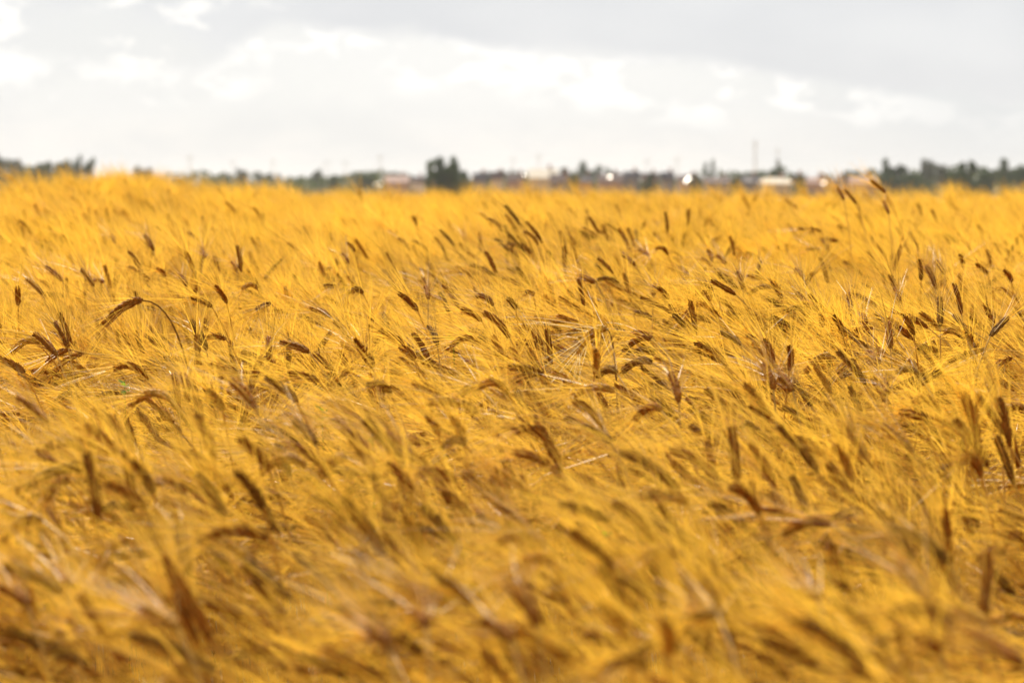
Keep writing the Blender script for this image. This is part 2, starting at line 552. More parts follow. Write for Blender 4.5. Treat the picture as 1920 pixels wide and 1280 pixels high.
# ------------------------------------------------------------------ ears read off the photograph: base x, y, tip x, y [, kind, bow]
EARS = [
 (80,552,48,523),(117,527,85,500),(175,537,152,505),(34,572,33,538),(128,653,102,603),(107,667,63,625),(72,645,20,665,1,.3),
 (425,568,403,537),(397,575,358,558,2),(482,542,453,543,1,.25),(387,657,357,600,2),(423,635,387,630),
 (622,595,582,577),(580,660,525,642),(507,568,480,580,2),(277,713,213,693,0,.28),(45,698,0,672),(480,765,433,713),(460,707,393,683),
 (597,713,537,700),(557,753,497,707,2),(417,767,390,733),(320,750,240,765,1,.25),(90,795,30,745),(220,847,160,797,1),(503,877,450,823),
 (593,833,550,787,2),(178,880,40,920,2,.2),(157,847,75,853,2,.25),(288,925,247,863,2),(403,867,367,777,1),
 (127,900,83,940,0,.2),(80,976,0,1020,1,.2),(273,953,200,906),(347,926,293,906,0,.2),(420,966,370,890,2),(493,950,443,883,2),
 (497,1013,370,1020,0,.25),(232,1020,185,1070,1,.3),(117,1110,7,1060,2),(127,1100,93,1070),(53,1136,0,1100),(333,1176,260,1136,1),
 (573,873,480,893,1,.25),(650,858,590,910,1,.2),(783,582,747,550),(903,602,865,578),(925,573,890,557,0,.2),(967,580,952,560,2),
 (763,650,710,618),(693,687,665,637),(688,673,640,643),(820,646,803,613,2),(777,673,750,650),(900,647,842,653,0,.3),(970,680,957,655,1),
 (1017,647,980,608),(1005,645,967,643),(1017,700,953,687,2),(1013,700,960,717,2,.1),(823,743,773,717),(733,740,690,723,2,.2),
 (953,738,897,727,1,.25),(903,730,857,747,2,.2),(897,773,793,757,1,.15),(822,813,800,780,1),(870,823,847,783,1),(1023,790,927,817,0,.2),
 (1017,825,960,810,0,.2),(773,867,727,813),(695,850,640,800),(873,833,827,843,2,.2),(773,920,727,870),(853,903,783,890,0,.15),
 (1153,735,1067,747,1,.2),(1157,700,1120,707,2,.2),(1223,680,1163,700,2,.2),(1220,637,1165,663,0,.25),(1223,633,1187,622),
 (1115,700,1117,657,1),(1240,770,1187,790,0,.25),(1147,830,1093,797,2),(1270,917,1160,847,2,.12),(1027,870,960,847),(1117,530,1083,517),
 (1225,555,1227,533),(1253,560,1233,540),(1273,755,1257,700),(803,560,797,537),(1000,553,987,547),
 (1447,542,1403,552,2,.2),(1393,542,1382,510),(1337,543,1310,525),(1332,563,1318,547),(1327,575,1283,592,0,.25),(1465,560,1447,528),
 (1553,588,1530,563,2),(1517,592,1477,582,2,.2),(1517,577,1493,548),(1582,630,1563,593,2),(1597,593,1590,550),(1540,613,1538,590),
 (1713,627,1693,590,2),(1763,613,1762,557,2),(1857,630,1890,595,2),(1670,653,1665,603),(1623,610,1613,587),(1820,653,1813,623),
 (1647,683,1628,660),(1390,647,1350,622,2),(1352,667,1303,643,2),(1450,680,1433,637),(1480,693,1480,650),(1450,730,1430,683),
 (1487,733,1460,703),(1443,783,1397,720),(1567,673,1507,703,1,.3),(1603,680,1567,703,1,.2),(1663,740,1653,713),(1763,777,1707,760,0,.3),
 (1727,785,1687,772),(1807,820,1770,790,1),(1833,830,1805,735),(1825,820,1822,755),(1873,790,1850,707,1),(1920,768,1873,785,0,.25),
 (1543,853,1477,817,1),(1597,900,1567,837,1),(1627,873,1580,790,1),(1713,850,1653,797,1),(1840,893,1795,870,0,.3),(1443,900,1393,863),
 (1723,703,1680,700,2,.2),(1753,537,1737,500),(1687,567,1677,540),(1897,528,1883,507),
 (1423,963,1370,913,0,.15),(1493,970,1430,956),(1557,983,1467,1000,0,.15),(1613,956,1563,970,2),(1780,1056,1667,990,2,.12),(1740,1126,1683,1053,1),
 (1533,1120,1480,1093,1),(1627,1263,1483,1160,2,.1),(1787,1170,1670,1153,2,.15),(1757,1216,1717,1196),(1918,1246,1813,1190,0),(1347,1153,1297,1153,2),
 (1147,1066,1070,996),(1033,1043,987,1053,1),(1007,1173,953,1096,0,.12),(960,1200,907,1166),(810,1136,743,1086),(880,1130,827,1086,2),
 (720,1040,640,933,2),(730,1210,687,1173),(800,1173,773,1150),(1140,976,1050,946,2),(1253,1226,1243,1166,1),(1170,1176,1127,1136),
 (1210,1250,1137,1260,2,.2),(1020,1022,930,1020,1,.2),(1273,1043,1200,1050,1,.15),(1290,943,1193,933,1,.12),
 (1582,375,1569,351,0,0,9),(1605,382,1584,356,0,0,9),(1660,361,1631,337,0,0,9),(1666,401,1656,377,0,0,9),(1496,391,1471,374,0,0,12),
 (1527,437,1496,428),(1540,435,1520,428),(1571,452,1537,449),(1552,470,1542,450),(1535,467,1512,468),(1506,522,1491,505),
 (1727,525,1722,487,2),(1752,532,1736,497),(1770,515,1755,490),(1806,500,1799,478),(1852,515,1830,495),(288,470,271,441),(215,457,207,441),(362,507,347,472),
 (381,485,380,472),(310,517,295,504),(195,529,176,525),(350,537,337,515),(444,507,435,492),(665,472,652,456),(652,494,642,476),(621,504,599,504,2),
 (627,537,609,536,2),(680,550,655,549,2,.2),(781,422,774,406),(1336,500,1316,484),(1335,490,1327,470),(1361,496,1344,479),(1217,480,1197,467),
 (1252,477,1230,466,0,.2),(1184,480,1160,428,0,.1,9.0),(1115,530,1085,520),(700,690,672,640),
]


def label_stub(kindname, tx, ty, bx, by):
    return None


def plant_objects(root, neck, C, tip, t0, rnd, gm, sides=6, awn_kw=None, stem_kw=None, with_leaf=True):
    """one barley plant: an Empty at its root > stem (> leaf), ear (> awns)"""
    e = empty('barley_plant', root)
    sh = -np.asarray(root)
    mb = MB()
    info = add_ear(mb, neck + sh, C + sh, tip + sh, rnd, sides=sides, fat=(stem_kw or {}).get('fat', rnd.uniform(1.0, 1.25)))
    ear = mb.obj('ear', [gm], e)
    mb = MB()
    add_awns(mb, info, rnd, **(awn_kw or {}))
    mb.obj('awn_fringe', [awn_kw.get('_m', M_AWN) if False else (stem_kw or {}).get('awn', M_AWN)], ear)
    mb = MB()
    sk = stem_kw or {}
    path = stem_path(root + sh, neck + sh, t0, 14 if 'arm' not in sk else 20, sk.get('arm', 0.22), sk.get('rise', 0.55))
    mb.tube(path, np.linspace(0.0024, 0.0013, len(path)), 6)
    st = mb.obj('stem', [M_STEM], e)
    if with_leaf:
        mb = MB()
        add_leaf(mb, path[5], rnd.uniform(0, 6.28), rnd.uniform(0.12, 0.2), rnd)
        mb.obj('leaf', [M_LEAF], st)
    return e


records = []      # (object, base px, tip px, colour word) for the labels


def hero(bx, by, tx, ty, kind=0, bow=0.08, dist=None, lift=0.05, rnd=None, **kw):
    rnd = rnd or np.random.default_rng(int(bx * 7 + by * 13))
    d = dist or hit(bx, by, lift)
    if d is None:
        d = 14.2
    l2 = math.hypot(tx - bx, ty - by) / F * d
    Ln = rnd.uniform(0.080, 0.092)
    if l2 > 0.112:
        d *= max(0.86, 0.112 / l2)
        l2 = math.hypot(tx - bx, ty - by) / F * d
    dep = math.sqrt(max(Ln * Ln - l2 * l2, 0.0)) * rnd.choice([-1, 1])
    dep = max(min(dep, 0.06), -0.06)
    base = ray(bx, by) * d + np.array([0, 0, CAMZ])
    tip = ray(tx, ty) * (d + dep) + np.array([0, 0, CAMZ])
    mid = (base + tip) / 2
    C = mid + np.array([0, 0, 1.0]) * (bow if bow >= 0.1 else bow * .5) * 1.3 * np.linalg.norm(tip - base)
    if tip[0] < base[0]:
        C = C + np.array([0.004, 0, 0])
    t0 = nrm(C - base)
    gz = float(ground(base[0], base[1]))
    back = 0.10 + 0.12 * math.sqrt(max(0.0, 1 - t0[2] ** 2))
    hd = nrm(np.array([t0[0], t0[1], 0])) if abs(t0[0]) + abs(t0[1]) > 1e-3 else np.array([-1.0, 0, 0])
    back = (kw.get('stem_kw') or {}).get('back', back)
    rx = base - hd * back
    root = np.array([rx[0], rx[1], float(ground(rx[0], rx[1]))])
    t0s = nrm(t0 + np.array([0, 0, 0.35])) if bow < 0.15 else t0
    gm = (M_GRAIN, M_GRAIN2, M_GRAIN3)[kind]
    e = plant_objects(root, base, C, tip, t0s, rnd, gm, sides=6 if d < 9 else 4,
                      awn_kw=dict(**{'keep': 0.75, 'width': 0.00105, **kw.get('awn_kw', {})}), stem_kw=kw.get('stem_kw'))
    records.append([e, bx, by, tx, ty, kind, bow])
    return e


for q in EARS:
    bx, by, tx, ty = q[:4]
    hero(bx, by, tx, ty, q[4] if len(q) > 4 else 0, q[5] if len(q) > 5 else 0.08, q[6] if len(q) > 6 else None)

# the two ears that stand out, and the upright golden one beside them
e = hero(267, 563, 190, 615, 0, 0.2, 4.6, awn_kw=dict(length=0.06), stem_kw=dict(fat=1.5, arm=0.10, rise=0.72, back=0.14))
[c for c in e.children if c.name.startswith('stem')][0].data.materials[0] = M_STEM_DARK
e['label'] = 'tall dark ear nodding on a long arched stem at left middle of the field'
e = hero(1137, 617, 1078, 664, 1, 0.22, 4.7, awn_kw=dict(length=0.15, spread=2.1, width=0.0012, keep=0.45), stem_kw=dict(awn=M_PALE, fat=1.5, arm=0.03, rise=0.85, back=0.04))
[c for c in e.children if c.name.startswith('stem')][0].data.materials[0] = M_STEM_DARK
e['label'] = 'pale ear bent over at mid field with long white awns fanned out'
e = hero(952, 690, 923, 630, 1, 0.02, 4.9)
e['label'] = 'upright golden ear on a straight thin stem, left of the pale fanned ear'

# ------------------------------------------------------------------ more plants in the nearest rows, copies of a few
def wind_az(x, y):
    """direction the ears lean to: mostly to the left"""
    return math.pi + rng.normal(0, 0.75)


protos = []
for k in range(10):
    az = 0.0
    tilt = (0.35, 0.6, 0.8, 1.0, 1.25, 0.5, 0.9, 1.4, 0.7, 1.1)[k]
    droop = (0.1, 0.2, 0.15, 0.3, 0.6, 0.1, 0.25, 0.8, 0.15, 0.2)[k]
    rt, nk, C, tp, t0 = free_plant(rng, az, tilt, droop, EAR_H - 0.02, rng.uniform(0.075, 0.09))
    protos.append((plant_objects(rt, nk, C, tp, t0, rng, (M_GRAIN, M_GRAIN, M_GRAIN2, M_GRAIN3)[k % 4], sides=6, awn_kw=dict(keep=0.75)), nk, tp, (0, 0, 1, 2)[k % 4], droop))


def copy_tree(o, parent=None):
    c = o.copy()
    COL.objects.link(c)
    c.parent = parent
    for ch in list(o.children):
        copy_tree(ch, c)
    return c


def project(p):
    q = cam.rotation_euler.to_matrix().transposed() @ (Vector(p) - cam.location)
    return 960 + F * q.x / -q.z, 640 - F * q.y / -q.z


need = 300 - len(records)
used = set()
tries = 0
spots = []
while need > 0 and tries < 20000:
    tries += 1
    y = 2.2 + 2.0 * rng.random() ** 1.2
    x = rng.uniform(-0.21, 0.21) * y
    k = int(rng.integers(len(protos)))
    pr, nk, tp, kd, droop = protos[k]
    az = wind_az(x, y)
    sc = rng.uniform(0.93, 1.02)
    M = Matrix.Rotation(az, 3, 'Z')
    nkw = M @ Vector(nk) * sc
    tpw = M @ Vector(tp) * sc
    loc = Vector((x, y, float(ground(x, y))))
    bxp, byp = project(loc + nkw)
    txp, typ = project(loc + tpw)
    if not (15 < txp < 1905 and 560 < typ < 1265 and 0 < bxp < 1920 and 0 < byp < 1275):
        continue
    if 1000 < txp < 1230 and typ < 740:
        continue
    if any((a - x) ** 2 + (b - y) ** 2 < 0.05 ** 2 for a, b in spots):
        continue
    spots.append((x, y))
    if k in used:
        o = copy_tree(pr)
    else:
        o = pr
        used.add(k)
    o.location = loc
    o.rotation_euler = (0, 0, az)
    o.scale = (sc, sc, sc)
    records.append([o, bxp, byp, txp, typ, kd, 0.25 if droop > 0.5 else 0.05])
    need -= 1

# labels that single each ear out
COLW = ('brown', 'pale golden', 'grey-brown')
groups = {}
for rec in records:
    o, bx, by, tx, ty, kd, bow = rec
    tag(o, None, 'barley', 'barley plants standing out of the field')
    if 'label' in o:
        continue
    ang = math.degrees(math.atan2(by - ty, tx - bx))
    if bow >= 0.2 or ty > by + 3:
        pose = 'arched'
    elif 70 <= ang <= 110:
        pose = 'upright'
    elif ang < 70:
        pose = 'right-leaning'
    elif ang > 155:
        pose = 'flat-lying'
    else:
        pose = 'left-leaning'
    cx, cy = (bx + tx) / 2, (by + ty) / 2
    yb = [(420, 'against far trees'), (500, 'on blurred far slope'), (560, 'behind sharp rows'), (620, 'at back of sharp rows'),
          (680, 'in sharp rows'), (760, 'in sharpest rows'), (850, 'before sharp rows'), (960, 'in soft rows'),
          (1100, 'in blurred near rows'), (9999, 'along bottom edge')]
    yi = [i for i, (t, _) in enumerate(yb) if cy < t][0]
    xb = ['at far left', 'at left', 'left of centre', 'right of centre', 'at right', 'at far right']
    xi = min(5, max(0, int(cx / 320)))
    groups.setdefault((yi, xi, pose, kd), []).append((cx, o, yb[yi][1], xb[xi]))
ORD = ['first', 'second', 'third', 'fourth', 'fifth', 'sixth', 'seventh', 'eighth', 'ninth', 'tenth']
for (yi, xi, pose, kd), it in groups.items():
    it.sort(key=lambda t: t[0])
    for j, (cx, o, yw, xw) in enumerate(it):
        lead = f'{COLW[kd]} {pose} barley ear {yw}, {xw}'
        if len(it) > 1:
            lead += f', {ORD[min(j, 9)]} from left'
        lead = lead.replace(' barley ear', ' ear') if len(lead.split()) > 15 else lead
        o['label'] = lead

# ------------------------------------------------------------------ the rest of the crop: uncountable, one object
def build_field():
    NV = 22
    SZ = 0.24
    PER = 15
    mb = MB()
    vid = []
    NH = 11                       # further patches with some ears standing proud, used away from the near rows
    for kk in range(NV + NH):
        n0 = mb.n
        k = kk if kk < NV else (kk - NV) * 2
        for j in range(PER):
            az = rng.normal(0, 0.6)
            tilt = abs(rng.normal(0.60 + 0.95 * k / NV, 0.27))
            droop = rng.uniform(0.05, 0.45) + (0.5 if rng.random() < .15 + .25 * k / NV else 0)
            Hn = EAR_H - 0.08 + rng.normal(0, 0.03) - 0.03 * tilt + (rng.uniform(0.03, 0.085) if kk >= NV and rng.random() < 0.75 else 0)
            ox, oy = ((j % 4) + rng.random()) / 4 - 0.5, ((j // 4) + rng.random()) / 4 - 0.5
            rt, nk, C, tp, t0 = free_plant(rng, az, min(tilt, 1.75), droop, Hn, rng.uniform(0.06, 0.082), (ox * SZ, oy * SZ))
            gm = int(rng.choice([0, 0, 1, 1, 2] if kk < NV else [0, 0, 0, 2, 2, 1]))
            info = add_ear(mb, nk, C, tp, rng, sides=4, fat=rng.uniform(0.95, 1.15), m=gm, nodes=13)
            add_awns(mb, info, rng, width=0.0012, m=3, keep=0.66 if kk < NV else 0.36, wind=(1, 0, 0), length=0.13 if kk < NV else 0.10, segs=3)
            path = stem_path(rt, nk, t0, 8)
            mb.tube(path, 0.0014, 3, 4)
            if rng.random() < 0.4:
                add_leaf(mb, path[3], rng.uniform(0, 6.28), rng.uniform(0.12, 0.2), rng, 5)
        vid.append(np.full(mb.n - n0, kk))
    me = mb.mesh('barley_field', [M_GRAIN, M_GRAIN2, M_GRAIN3, M_AWN, M_STEM, M_LEAF])
    nv = len(me.vertices)
    # scatter points
    pts, rot, scl = [], [], []
    y = 1.35
    while y < 21:
        half = 0.19 * y + 1.1
        x = -half
        while x < half:
            px, py = x + rng.uniform(-.09, .09), y + rng.uniform(-.09, .09)
            pts.append((px, py, float(ground(px, py))))
            rot.append(math.pi + 0.55 * math.sin(px * 2.2 + py * 1.4) * math.sin(py * 1.7 + 1) + rng.normal(0, 0.28) - (0.5 if rng.random() < 0.12 else 0) + (rng.uniform(1.5, 3.5) if rng.random() < 0.10 else 0))
            scl.append(float(np.clip(rng.normal(1.0, 0.036), .9, 1.09)))
            x += SZ * 1.02
        y += SZ * 1.02
    npt = len(pts)
    me.vertices.add(npt)
    co = np.empty((nv + npt) * 3)
    me.vertices.foreach_get('co', co)
    co[nv * 3:] = np.array(pts).ravel()
    me.vertices.foreach_set('co', co)
    a = me.attributes.new('vid', 'INT', 'POINT')
    a.data.foreach_set('value', np.concatenate([np.concatenate(vid), np.full(npt, -1)]).astype(np.int32))
    a = me.attributes.new('rotz', 'FLOAT', 'POINT')
    a.data.foreach_set('value', np.concatenate([np.zeros(nv), rot]).astype(np.float32))
    a = me.attributes.new('psc', 'FLOAT', 'POINT')
    a.data.foreach_set('value', np.concatenate([np.ones(nv), scl]).astype(np.float32))
    a = me.attributes.new('pick', 'INT', 'POINT')
    PX = np.array(pts)
    fld = 0.5 + 0.32 * np.sin(PX[:, 0] * 2.6 + 0.8 * PX[:, 1]) * np.sin(PX[:, 1] * 1.3) - 0.30 * np.tanh(PX[:, 0] * 2.0) + rng.normal(0, .2, npt) + 0.25 * smooth01((PX[:, 1] - 8) / 4)
    fld = np.clip(fld, 0.1, 0.82) + rng.uniform(-.18, .18, npt)
    pick = np.clip(np.abs(fld) * NV, 0, NV - 1).astype(int)
    high = (PX[:, 1] > 5.6) & (rng.random(npt) < np.where(PX[:, 1] > 8, 0.95, 0.7))
    pick = np.where(high, NV + np.minimum(pick // 2, NH - 1), pick)
    a.data.foreach_set('value', np.concatenate([np.zeros(nv), pick]).astype(np.int32))
    o = bpy.data.objects.new('barley_field', me)
    COL.objects.link(o)
    tag(o, 'dense mass of ripe golden barley with long awns filling the field', 'barley crop', None, 'stuff')
    g = bpy.data.node_groups.new('scatter', 'GeometryNodeTree')
    g.interface.new_socket('Geometry', in_out='INPUT', socket_type='NodeSocketGeometry')
    g.interface.new_socket('Geometry', in_out='OUTPUT', socket_type='NodeSocketGeometry')
    n, l = g.nodes, g.links
    gi, go = n.new('NodeGroupInput'), n.new('NodeGroupOutput')

    def attr(name, tp):
        q = n.new('GeometryNodeInputNamedAttribute')
        q.data_type = tp
        q.inputs[0].default_value = name
        return q.outputs[0]

    def sel(val):
        c = n.new('FunctionNodeCompare')
        c.data_type = 'INT'
        c.operation = 'EQUAL'
        l.new(attr('vid', 'INT'), c.inputs[2])
        c.inputs[3].default_value = val
        q = n.new('GeometryNodeSeparateGeometry')
        q.domain = 'POINT'
        l.new(gi.outputs[0], q.inputs[0])
        l.new(c.outputs[0], q.inputs[1])
        return q.outputs[0]
    join = n.new('GeometryNodeJoinGeometry')
    for k in range(NV + NH):
        ti = n.new('GeometryNodeGeometryToInstance')
        l.new(sel(k), ti.inputs[0])
        l.new(ti.outputs[0], join.inputs[0])
    ip = n.new('GeometryNodeInstanceOnPoints')
    l.new(sel(-1), ip.inputs['Points'])
    l.new(join.outputs[0], ip.inputs['Instance'])
    ip.inputs['Pick Instance'].default_value = True
    l.new(attr('pick', 'INT'), ip.inputs['Instance Index'])
    cx = n.new('ShaderNodeCombineXYZ')
    l.new(attr('rotz', 'FLOAT'), cx.inputs[2])
    l.new(cx.outputs[0], ip.inputs['Rotation'])
    cs = n.new('ShaderNodeCombineXYZ')
    for i in range(3):
        l.new(attr('psc', 'FLOAT'), cs.inputs[i])
    l.new(cs.outputs[0], ip.inputs['Scale'])
    l.new(ip.outputs[0], go.inputs[0])
    md = o.modifiers.new('scatter', 'NODES')
    md.node_group = g
    print('FIELD verts', nv, 'instances', npt)


build_field()

# ------------------------------------------------------------------ the village and trees beyond the field
def place(px, D):
    x = (px - 960) / F * D
    return x, D, float(ground(x, D))


def htop(py, D):
    py = py + 0.5
    """world height of the line of sight at photo row py, D metres away"""
    d = ray(960, py)
    return CAMZ + d[2] / d[1] * D


M_BARK = mat('bark', (0.10, 0.075, 0.05), 0.9, 0, None, 0.2, 6)
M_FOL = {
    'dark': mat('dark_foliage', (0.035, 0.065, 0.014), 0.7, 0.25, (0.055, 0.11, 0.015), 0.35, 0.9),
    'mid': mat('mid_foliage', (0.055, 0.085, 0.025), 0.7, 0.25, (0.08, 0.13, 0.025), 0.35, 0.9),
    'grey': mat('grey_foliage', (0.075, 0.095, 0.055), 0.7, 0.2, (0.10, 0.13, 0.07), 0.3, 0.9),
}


def tree_mesh(kind, seed):
    r = np.random.default_rng(seed)
    if kind == 'poplar':
        lobes = [((0, 0, z), 0.13 - 0.05 * abs(z - 0.45), 0.12) for z in np.linspace(0.18, 0.93, 9)]
        cnt = 160
    elif kind == 'bush':
        lobes = [((r.uniform(-.36, .36), r.uniform(-.3, .3), r.uniform(.2, .72)), r.uniform(.14, .24), r.uniform(.14, .22)) for _ in range(12)]
        lobes += [((r.uniform(-.3, .3), r.uniform(-.2, .2), r.uniform(.78, .9)), .06, .10) for _ in range(6)]
        cnt = 260
    else:
        lobes = [((r.normal(0, .2), r.normal(0, .2), r.uniform(.34, .86)), r.uniform(.10, .2), r.uniform(.08, .15)) for _ in range(16)]
        cnt = 200
    mb = MB()
    for c, rx, rz in lobes:
        p = nrm(r.normal(0, 1, (cnt, 3))) * (r.random((cnt, 1)) ** 0.4) * np.array([rx, rx, rz]) + np.array(c)
        a = nrm(r.normal(0, 1, (cnt, 3)))
        b = nrm(np.cross(a, r.normal(0, 1, (cnt, 3))))
        s = r.uniform(0.016, 0.036, (cnt, 1))
        v = np.stack([p - a * s, p + b * s * .6, p + a * s, p - b * s * .6], 1)
        i = np.arange(cnt)[:, None] * 4
        mb.add(v, i + np.arange(4)[None])
    allv = np.concatenate(mb.v)
    lo, hi = np.percentile(allv, 1.0, axis=0), np.percentile(allv, 99.0, axis=0)
    sx, cx_ = 1 / (hi[0] - lo[0]), (hi[0] + lo[0]) / 2
    sy, cy_ = 1 / (hi[1] - lo[1]), (hi[1] + lo[1]) / 2
    mb.v = [(v - np.array([cx_, cy_, 0])) * np.array([sx, sy, 1 / hi[2]]) for v in mb.v]
    lobes = [(((c[0] - cx_) * sx, (c[1] - cy_) * sy, c[2] / hi[2]), a_, b_) for c, a_, b_ in lobes]
    tr = MB()
    tr.tube([(0, 0, 0), (0.01, 0, .25), (0, 0.01, .55), (0.01, 0, .85)], [.035, .026, .016, .004], 7)
    for c, rx, rz in lobes[::2]:
        z0 = max(.12, c[2] * .6)
        tr.tube([(0, 0, z0), (c[0] * .5, c[1] * .5, z0 + (c[2] - z0) * .6), c], [.012, .008, .003], 5)
    return mb.mesh(kind + '_crown', [M_FOL['mid']]), tr.mesh(kind + '_trunk', [M_BARK])


TM = {}
for kd_, n_ in (('poplar', 2), ('bush', 2), ('round', 4)):
    TM[kd_] = []
    for i_ in range(n_):
        TM[kd_].append({c_: None for c_ in M_FOL})
        cm, tm = tree_mesh(kd_, 40 + i_ + len(kd_))
        for c_ in M_FOL:
            m_ = cm.copy()
            m_.materials.clear()
            m_.materials.append(M_FOL[c_])
            TM[kd_][i_][c_] = (m_, tm)

TREES = [  # px, top row, width px, distance, kind, foliage, label
 (4, 291, 44, 620, 'round', 'grey', 'bluish tree cut by the left edge of the photo'),
 (33, 298, 40, 640, 'round', 'grey', 'bluish round tree second from the left edge'),
 (62, 306, 44, 600, 'round', 'mid', 'low tree between the leftmost trees and the left crest'),
 (88, 302, 40, 620, 'bush', 'mid', 'wide low green bush behind the left crest'),
 (118, 300, 46, 600, 'round', 'mid', 'green tree left of the twin-topped tree behind the crest'),
 (149, 290, 24, 600, 'round', 'dark', 'taller half of the twin-topped tree behind the left crest'),
 (168, 295, 18, 600, 'round', 'dark', 'shorter half of the twin-topped tree behind the left crest'),
 (262, 310, 22, 700, 'round', 'dark', 'small dark tree poking over the top of the left crest'),
 (279, 312, 20, 700, 'bush', 'dark', 'small dark bush at the right side of the left crest top'),
 (426, 320, 26, 800, 'round', 'grey', 'small grey tree over the falling side of the crest'),
 (455, 314, 20, 760, 'round', 'grey', 'narrow grey-green tree over the falling side of the crest'),
 (500, 320, 46, 820, 'round', 'grey', 'wide grey tree beside the end of the crest'),
 (592, 317, 26, 700, 'round', 'grey', 'round grey tree left of the small dark round tree'),
 (624, 325, 22, 640, 'round', 'dark', 'small dark round tree standing alone in the distance'),
 (656, 333, 30, 900, 'bush', 'grey', 'low grey bush right of the small dark round tree'),
 (683, 320, 42, 640, 'round', 'dark', 'dark broad tree left of the white glint'),
 (736, 320, 36, 800, 'round', 'grey', 'grey tree behind the left end of the village'),
 (770, 325, 34, 900, 'bush', 'grey', 'low grey bush behind the village, left of the big dark bush'),
 (806, 303, 14, 420, 'poplar', 'mid', 'thin sapling at the left side of the big dark bush'),
 (838, 299, 62, 400, 'round', 'dark', 'big dark green bush, the most solid tree on the skyline'),
 (826, 292, 18, 400, 'poplar', 'dark', 'left leafy spike on top of the big dark bush'),
 (850, 293, 16, 400, 'poplar', 'dark', 'right leafy spike on top of the big dark bush'),
 (1074, 322, 22, 450, 'round', 'mid', 'small green tree in front of the brown roofs right of the cream-roofed house'),
 (1218, 322, 26, 480, 'bush', 'mid', 'low green bush among the row of roofs right of the round glint'),
 (1304, 325, 24, 470, 'bush', 'mid', 'low green bush left of the two dark poplars'),
 (1378, 325, 22, 450, 'round', 'mid', 'small green tree right of the two dark poplars'),
 (1500, 324, 22, 460, 'bush', 'dark', 'small dark bush between the long cream roof and the pink house'),
 (1594, 318, 44, 560, 'bush', 'mid', 'low green bush at the left end of the right-hand trees'),
 (868, 316, 34, 420, 'bush', 'dark', 'low dark bush leaning out from the right of the big dark bush'),
 (905, 319, 40, 800, 'round', 'grey', 'grey tree behind the roofs right of the big dark bush'),
 (940, 316, 44, 820, 'bush', 'grey', 'broad grey-green tree over the purple-roofed sheds'),
 (975, 321, 30, 800, 'round', 'mid', 'green tree left of the cream-roofed house'),
 (1058, 312, 18, 760, 'poplar', 'grey', 'narrow grey tree right of the cream-roofed house'),
 (1092, 301, 24, 700, 'round', 'mid', 'pointed green tree, taller of the pair above the brown roofs'),
 (1115, 309, 24, 700, 'round', 'mid', 'shorter green tree of the pair above the brown roofs'),
 (1146, 313, 26, 700, 'round', 'mid', 'green tree above the round glint'),
 (1190, 319, 60, 760, 'bush', 'dark', 'wide dark hedge-like bush above the row of dark roofs'),
 (1250, 322, 50, 860, 'bush', 'grey', 'low grey bush behind the row of dark roofs'),
 (1322, 303, 8, 700, 'poplar', 'dark', 'left one of two thin dark poplars'),
 (1336, 298, 8, 700, 'poplar', 'dark', 'right, taller one of two thin dark poplars'),
 (1362, 327, 28, 800, 'bush', 'grey', 'low bush just right of the two poplars'),
 (1400, 320, 34, 760, 'round', 'mid', 'green tree left of the long cream roof'),
 (1444, 311, 44, 640, 'round', 'mid', 'round green tree above the long cream roof'),
 (1458, 298, 9, 660, 'poplar', 'grey', 'thin spire of a poplar over the long cream roof'),
 (1482, 320, 34, 700, 'bush', 'mid', 'green bush right of the long cream roof'),
 (1548, 324, 40, 760, 'bush', 'dark', 'low dark bush behind the pink walls'),
 (1586, 328, 34, 760, 'bush', 'mid', 'low green bush left of the pinkish grey roof'),
 (1618, 315, 48, 620, 'round', 'mid', 'yellowish green tree behind the tall brown ears at right'),
 (1659, 295, 14, 600, 'poplar', 'dark', 'dark spire rising from the broad tree at right'),
 (1672, 309, 82, 560, 'bush', 'dark', 'broad dark tree below the dark spire at right'),
 (1712, 320, 50, 580, 'bush', 'dark', 'lower dark shoulder of trees right of the dark spire'),
 (1732, 297, 16, 680, 'poplar', 'grey', 'grey spire left of the pale round tree'),
 (1744, 299, 14, 690, 'poplar', 'grey', 'second grey spire touching the pale round tree'),
 (1757, 307, 56, 640, 'round', 'grey', 'pale round tree with spires at its left side'),
 (1816, 301, 72, 480, 'bush', 'dark', 'darkest broad round tree near the right edge'),
 (1858, 311, 40, 620, 'round', 'mid', 'green tree between the darkest round tree and the square top'),
 (1881, 295, 18, 600, 'poplar', 'dark', 'dark upright tree top near the right edge'),
 (1908, 308, 44, 560, 'round', 'dark', 'dark tree cut by the right edge of the photo'),
]
for i_, (px, ty_, wpx, D, kd_, fol, lab) in enumerate(TREES):
    x, y, z = place(px, D)
    h = htop(ty_ + 3, D) - z
    e = empty('tree' if kd_ == 'round' else ('poplar_tree' if kd_ == 'poplar' else 'bushy_tree'), (x, y, z), rng.uniform(0, 6))
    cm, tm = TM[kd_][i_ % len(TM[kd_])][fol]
    wm = wpx / F * D
    wn = 1.0
    for nm_, me_ in (('crown', cm), ('trunk', tm)):
        o = bpy.data.objects.new(nm_, me_)
        COL.objects.link(o)
        o.parent = e
    e.scale = (wm / wn, wm / wn, h)
    tag(e, lab, 'tree', 'trees beyond the field')


def wall_mat(name, col):
    return mat(name, col, 0.85, 0, None, 0.08, 1.5)


